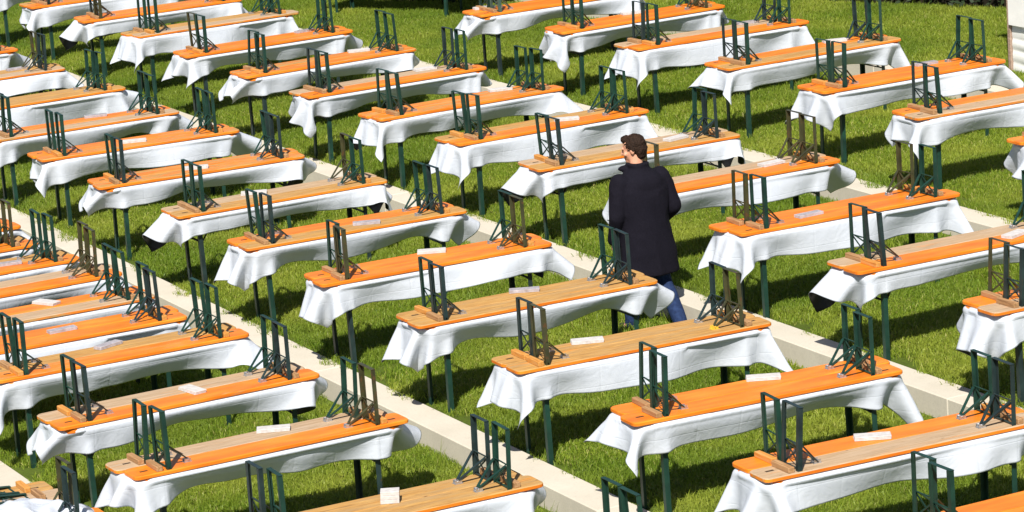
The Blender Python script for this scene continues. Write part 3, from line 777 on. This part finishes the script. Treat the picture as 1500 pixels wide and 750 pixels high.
for i in range(n_):
    for j in range(n_):
        a = i*(n_+1)+j; F_ += [(a, a+n_+1, a+n_+2, a+1), (a+N1+1, a+n_+2+N1, a+n_+1+N1, a+N1)]
idx = [0, 1]*(n_*n_)
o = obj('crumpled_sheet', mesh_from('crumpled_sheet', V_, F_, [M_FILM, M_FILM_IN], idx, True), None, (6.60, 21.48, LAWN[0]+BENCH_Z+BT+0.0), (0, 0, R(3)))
tag(o, 'crumpled heap of white film lying on a lowest terrace table', 'film sheet')

# ------------------------------------------------------------------ the man in the dark coat
def blob(parts, voxel, name, mats, smooth_it=4, fn=None):
    """union of tapered tubes / ellipsoids into one continuous skin"""
    bm = bmesh.new()
    for p_ in parts:
        if p_[0] == 'ell':
            _, c_, r_ = p_[:3]
            M_ = Matrix.Translation(c_) @ (p_[3] if len(p_) > 3 else Matrix.Identity(4)) @ Matrix.Diagonal((*r_, 1))
            bmesh.ops.create_icosphere(bm, subdivisions=3, radius=1.0, matrix=M_)
        elif p_[0] == 'path':
            pts_ = p_[1]
            for (a, ra), (b2, rb) in zip(pts_[:-1], pts_[1:]):
                a, b2 = Vector(a), Vector(b2); d_ = b2-a
                if d_.length < 1e-5: continue
                q = d_.to_track_quat('Z', 'Y').to_matrix().to_4x4()
                bmesh.ops.create_cone(bm, cap_ends=True, segments=20, radius1=ra, radius2=rb, depth=d_.length, matrix=Matrix.Translation((a+b2)/2) @ q)
            for a, ra in pts_: bmesh.ops.create_icosphere(bm, subdivisions=2, radius=ra*0.995, matrix=Matrix.Translation(a))
        elif p_[0] == 'loft':
            rings = p_[1]; k_ = 28; prev = None
            for (cx, cy, cz, rx, ry, ex) in rings:
                cur = []
                for q in range(k_):
                    an = 2*math.pi*q/k_; cc, ss = math.cos(an), math.sin(an)
                    cur.append(bm.verts.new((cx+rx*math.copysign(abs(cc)**ex, cc), cy+ry*math.copysign(abs(ss)**ex, ss), cz)))
                if prev:
                    for q in range(k_): bm.faces.new((prev[q], prev[(q+1) % k_], cur[(q+1) % k_], cur[q]))
                else: bm.faces.new(cur[::-1])
                prev = cur
            bm.faces.new(prev)
    bmesh.ops.recalc_face_normals(bm, faces=bm.faces[:])
    me = bpy.data.meshes.new(name); bm.to_mesh(me); bm.free()
    tmp = bpy.data.objects.new(name, me); COL.objects.link(tmp)
    md = tmp.modifiers.new('r', 'REMESH'); md.mode = 'VOXEL'; md.voxel_size = voxel
    if smooth_it:
        s_ = tmp.modifiers.new('s', 'SMOOTH'); s_.factor = 0.5; s_.iterations = smooth_it
    dg = bpy.context.evaluated_depsgraph_get(); out = bpy.data.meshes.new_from_object(tmp.evaluated_get(dg))
    bpy.data.objects.remove(tmp); bpy.data.meshes.remove(me)
    out.name = name
    if fn:
        for q in out.vertices: q.co = fn(q.co)
    out.materials.clear()
    for mt in mats: out.materials.append(mt)
    out.polygons.foreach_set('use_smooth', [True]*len(out.polygons)); out.update()
    return out
M_SKIN, nt, b = new_mat('skin', 0.5, 0.35)
nt.links.new(ramp(nt, tex_noise(nt, coords(nt), 18, 4), ((0.3, (0.50, 0.24, 0.15)), (0.7, (0.62, 0.33, 0.22)))), b.inputs['Base Color'])
b.inputs['Subsurface Weight'].default_value = 0.1; b.inputs['Subsurface Radius'].default_value = (0.01, 0.004, 0.002)
M_COAT, nt, b = new_mat('dark_navy_wool', 0.9, 0.1)
nn = tex_noise(nt, coords(nt), 120, 4)
nt.links.new(ramp(nt, nn, ((0.3, (0.005, 0.0045, 0.008)), (0.7, (0.010, 0.009, 0.015)))), b.inputs['Base Color']); bump(nt, b, nn, 0.4, 0.003)
M_JEAN = plain_noise('blue_denim', (0.012, 0.022, 0.060), (0.024, 0.044, 0.115), 40, 0.85, 0.1, 0.3)
M_SHOE = plain_noise('black_leather', (0.012, 0.011, 0.010), (0.022, 0.02, 0.018), 20, 0.4, 0.4)
M_HAIR, nt, b = new_mat('dark_brown_hair', 0.7, 0.15)
hv = tex_noise(nt, coords(nt, (40, 12, 40)), 3, 4, 0.6, 0.5)
nt.links.new(ramp(nt, hv, ((0.35, (0.010, 0.006, 0.004)), (0.7, (0.040, 0.021, 0.013)))), b.inputs['Base Color']); bump(nt, b, hv, 0.8, 0.01)
HT = R(38)                                             # head turned to his left
HC = Vector((0.0, 0.115, 1.635)); HM = Matrix.Rotation(HT, 4, 'Z') @ Matrix.Rotation(R(-10), 4, 'X')
def hp(x, y, z): return HC + (HM @ Vector((x, y, z)))
def hell(x, y, z, rx, ry, rz): return ('ell', hp(x, y, z), (rx, ry, rz), HM)
head = [hell(0, -0.012, 0.035, 0.076, 0.098, 0.092), hell(0, 0.030, -0.028, 0.060, 0.066, 0.090), hell(0, 0.060, -0.092, 0.034, 0.034, 0.030),
        hell(0, 0.100, -0.018, 0.012, 0.020, 0.026), hell(0, 0.112, -0.030, 0.015, 0.014, 0.012), hell(0, 0.086, 0.020, 0.052, 0.014, 0.012),
        hell(0, 0.090, -0.062, 0.024, 0.012, 0.008), hell(0, 0.088, -0.074, 0.022, 0.012, 0.007),
        hell(0.075, -0.012, -0.010, 0.010, 0.020, 0.032), hell(-0.075, -0.012, -0.010, 0.010, 0.020, 0.032),
        hell(0.050, 0.062, -0.030, 0.020, 0.022, 0.020), hell(-0.050, 0.062, -0.030, 0.020, 0.022, 0.020)]
neck = [('path', [((0, 0.055, 1.42), 0.068), ((0, 0.085, 1.50), 0.058), (hp(0, -0.012, -0.05), 0.056)])]
torso = [('path', [((0, 0.0, 0.90), 0.13), ((0, 0.01, 1.08), 0.12), ((0, 0.035, 1.28), 0.13), ((0, 0.05, 1.38), 0.10)]),
         ('path', [((-0.16, 0.045, 1.36), 0.04), ((0, 0.05, 1.385), 0.065), ((0.16, 0.045, 1.36), 0.04)])]
LA = [(-0.205, 0.045, 1.375), (-0.262, 0.015, 1.10), (-0.248, 0.115, 0.875)]
RA = [(0.205, 0.045, 1.375), (0.272, -0.035, 1.115), (0.238, 0.14, 0.965)]
def arm(A, r0, r1, r2_): return ('path', [(A[0], r0), (A[1], r1), (A[2], r2_)])
def hand(w, dirv, side):
    d_ = Vector(dirv).normalized(); w = Vector(w); s_ = Vector(side).normalized(); out = []
    out.append(('path', [(w, 0.027), (w+d_*0.045, 0.030), (w+d_*0.085, 0.028)]))
    for k, (o_, ln) in enumerate(((-0.030, 0.070), (-0.010, 0.080), (0.010, 0.075), (0.029, 0.058))):
        p0 = w+d_*0.085+s_*o_; inn = d_.cross(s_)
        p1 = p0+d_*ln*0.5+inn*0.012; p2 = p1+d_*ln*0.42+inn*0.028
        out.append(('path', [(p0, 0.0095), (p1, 0.009), (p2, 0.0075)]))
    t0 = w+d_*0.03-s_*0.028; out.append(('path', [(t0, 0.012), (t0-s_*0.022+d_*0.03, 0.0105), (t0-s_*0.024+d_*0.065, 0.009)]))
    return out
LLg = [(-0.09, 0.0, 0.90), (-0.10, 0.13, 0.50), (-0.10, 0.16, 0.09)]
RLg = [(0.09, 0.0, 0.90), (0.105, -0.05, 0.50), (0.105, -0.30, 0.14)]
body_parts = head+neck+torso+[arm(LA, .030, .030, .026), arm(RA, .030, .030, .026)] + hand(LA[2], (0.05, 0.25, -1), (0.15, 1, 0.2)) + hand(RA[2], (-0.35, 0.85, -0.4), (0.8, 0.3, 0.2)) + [
    ('path', [(LLg[0], .085), (LLg[1], .052), (LLg[2], .036), ((-0.10, 0.27, 0.04), .034)]), ('path', [(RLg[0], .085), (RLg[1], .052), (RLg[2], .036), ((0.105, -0.20, 0.045), .034)])]
GZ = LAWN[2]
man = obj('person', blob(body_parts, 0.007, 'person_body', [M_SKIN], 3), None, (MAN[0], MAN[1], GZ), (0, 0, R(4)))
tag(man, 'person in long dark navy coat and jeans walking between the tables', 'person')
def crease(p_):
    n1_ = noise.noise((p_.x*5, p_.y*5, p_.z*2.2)); n2_ = 1-abs(noise.noise((p_.x*8+p_.z*3, p_.y*8, p_.z*4+3)))*2
    k_ = 0.012*n1_+0.010*n2_; d_ = Vector((p_.x, p_.y-0.02, 0))
    if d_.length > 1e-4: d_.normalize()
    return p_ + d_*k_
coat_parts = [('loft', [(0.0, -0.01, 0.565, 0.262, 0.205, 0.85), (0.0, -0.01, 0.60, 0.262, 0.205, 0.85), (0, -0.008, 0.78, 0.248, 0.190, 0.85), (0, 0.0, 0.96, 0.225, 0.165, 0.88), (0, 0.005, 1.06, 0.218, 0.158, 0.88),
               (0, 0.015, 1.18, 0.226, 0.158, 0.86), (0, 0.028, 1.30, 0.232, 0.150, 0.84), (0, 0.040, 1.385, 0.215, 0.130, 0.86), (0, 0.050, 1.435, 0.155, 0.108, 0.92), (0, 0.060, 1.47, 0.100, 0.092, 1.0)]),
              ('loft', [(0, 0.058, 1.42, 0.115, 0.105, 1.0), (0, 0.065, 1.48, 0.088, 0.088, 1.0), (0, 0.070, 1.505, 0.090, 0.092, 1.0), (0, 0.072, 1.52, 0.094, 0.098, 1.0)]),
              ('ell', Vector((0, -0.005, 1.33)), (0.19, 0.12, 0.13)),
              arm(LA, .088, .074, .060), arm(RA, .088, .076, .062),
              ('ell', Vector((-0.19, 0.045, 1.375)), (0.085, 0.09, 0.075)), ('ell', Vector((0.19, 0.045, 1.375)), (0.085, 0.09, 0.075)),
              ('ell', Vector((-0.095, 0.135, 1.475)), (0.055, 0.05, 0.028)), ('ell', Vector((0.095, 0.135, 1.475)), (0.055, 0.05, 0.028))]
coat = obj('coat', blob(coat_parts, 0.011, 'coat', [M_COAT], 5, crease), man)
tro = [('path', [(LLg[0], .108), (LLg[1], .074), ((-0.10, 0.158, 0.10), .066)]), ('path', [(RLg[0], .108), (RLg[1], .076), ((0.105, -0.292, 0.155), .066)]), ('ell', Vector((0, 0, 0.93)), (0.17, 0.12, 0.10))]
obj('trousers', blob(tro, 0.011, 'trousers', [M_JEAN], 4, lambda p_: p_+Vector((0.006*noise.noise((p_.x*9, p_.y*9, p_.z*12)), 0.008*noise.noise((p_.x*9+5, p_.y*9, p_.z*14)), 0))), man)
for side, an, dr in ((-1, LLg[2], (0, 1, 0)), (1, RLg[2], (0, 0.93, -0.42))):
    a = Vector(an); d_ = Vector(dr); heel = a-d_*0.045+Vector((0, 0, -0.045)); toe = a+d_*0.175+Vector((0, 0, -0.052))
    obj('shoe', blob([('path', [(heel, .040), (a+d_*0.06+Vector((0, 0, -0.045)), .043), (toe, .034)]), ('path', [(a+Vector((0, 0, 0.02)), .046), (a+Vector((0, 0, -0.03)), .046)])], 0.008, 'shoe', [M_SHOE], 3), man)
hair_parts = [hell(0, -0.020, 0.040, 0.080, 0.101, 0.091), hell(0, -0.058, -0.010, 0.073, 0.062, 0.080), hell(0, 0.045, 0.092, 0.058, 0.050, 0.036), hell(0.066, -0.022, 0.020, 0.016, 0.034, 0.052), hell(-0.066, -0.022, 0.020, 0.016, 0.034, 0.052), hell(0, -0.055, -0.062, 0.060, 0.045, 0.040)]
def tousle(p_):
    d_ = (p_-HC).normalized(); return p_ + d_*(0.007*noise.noise(p_*24)+0.006*noise.noise(p_*70))
obj('hair', blob(hair_parts, 0.006, 'hair', [M_HAIR], 2, tousle), man)
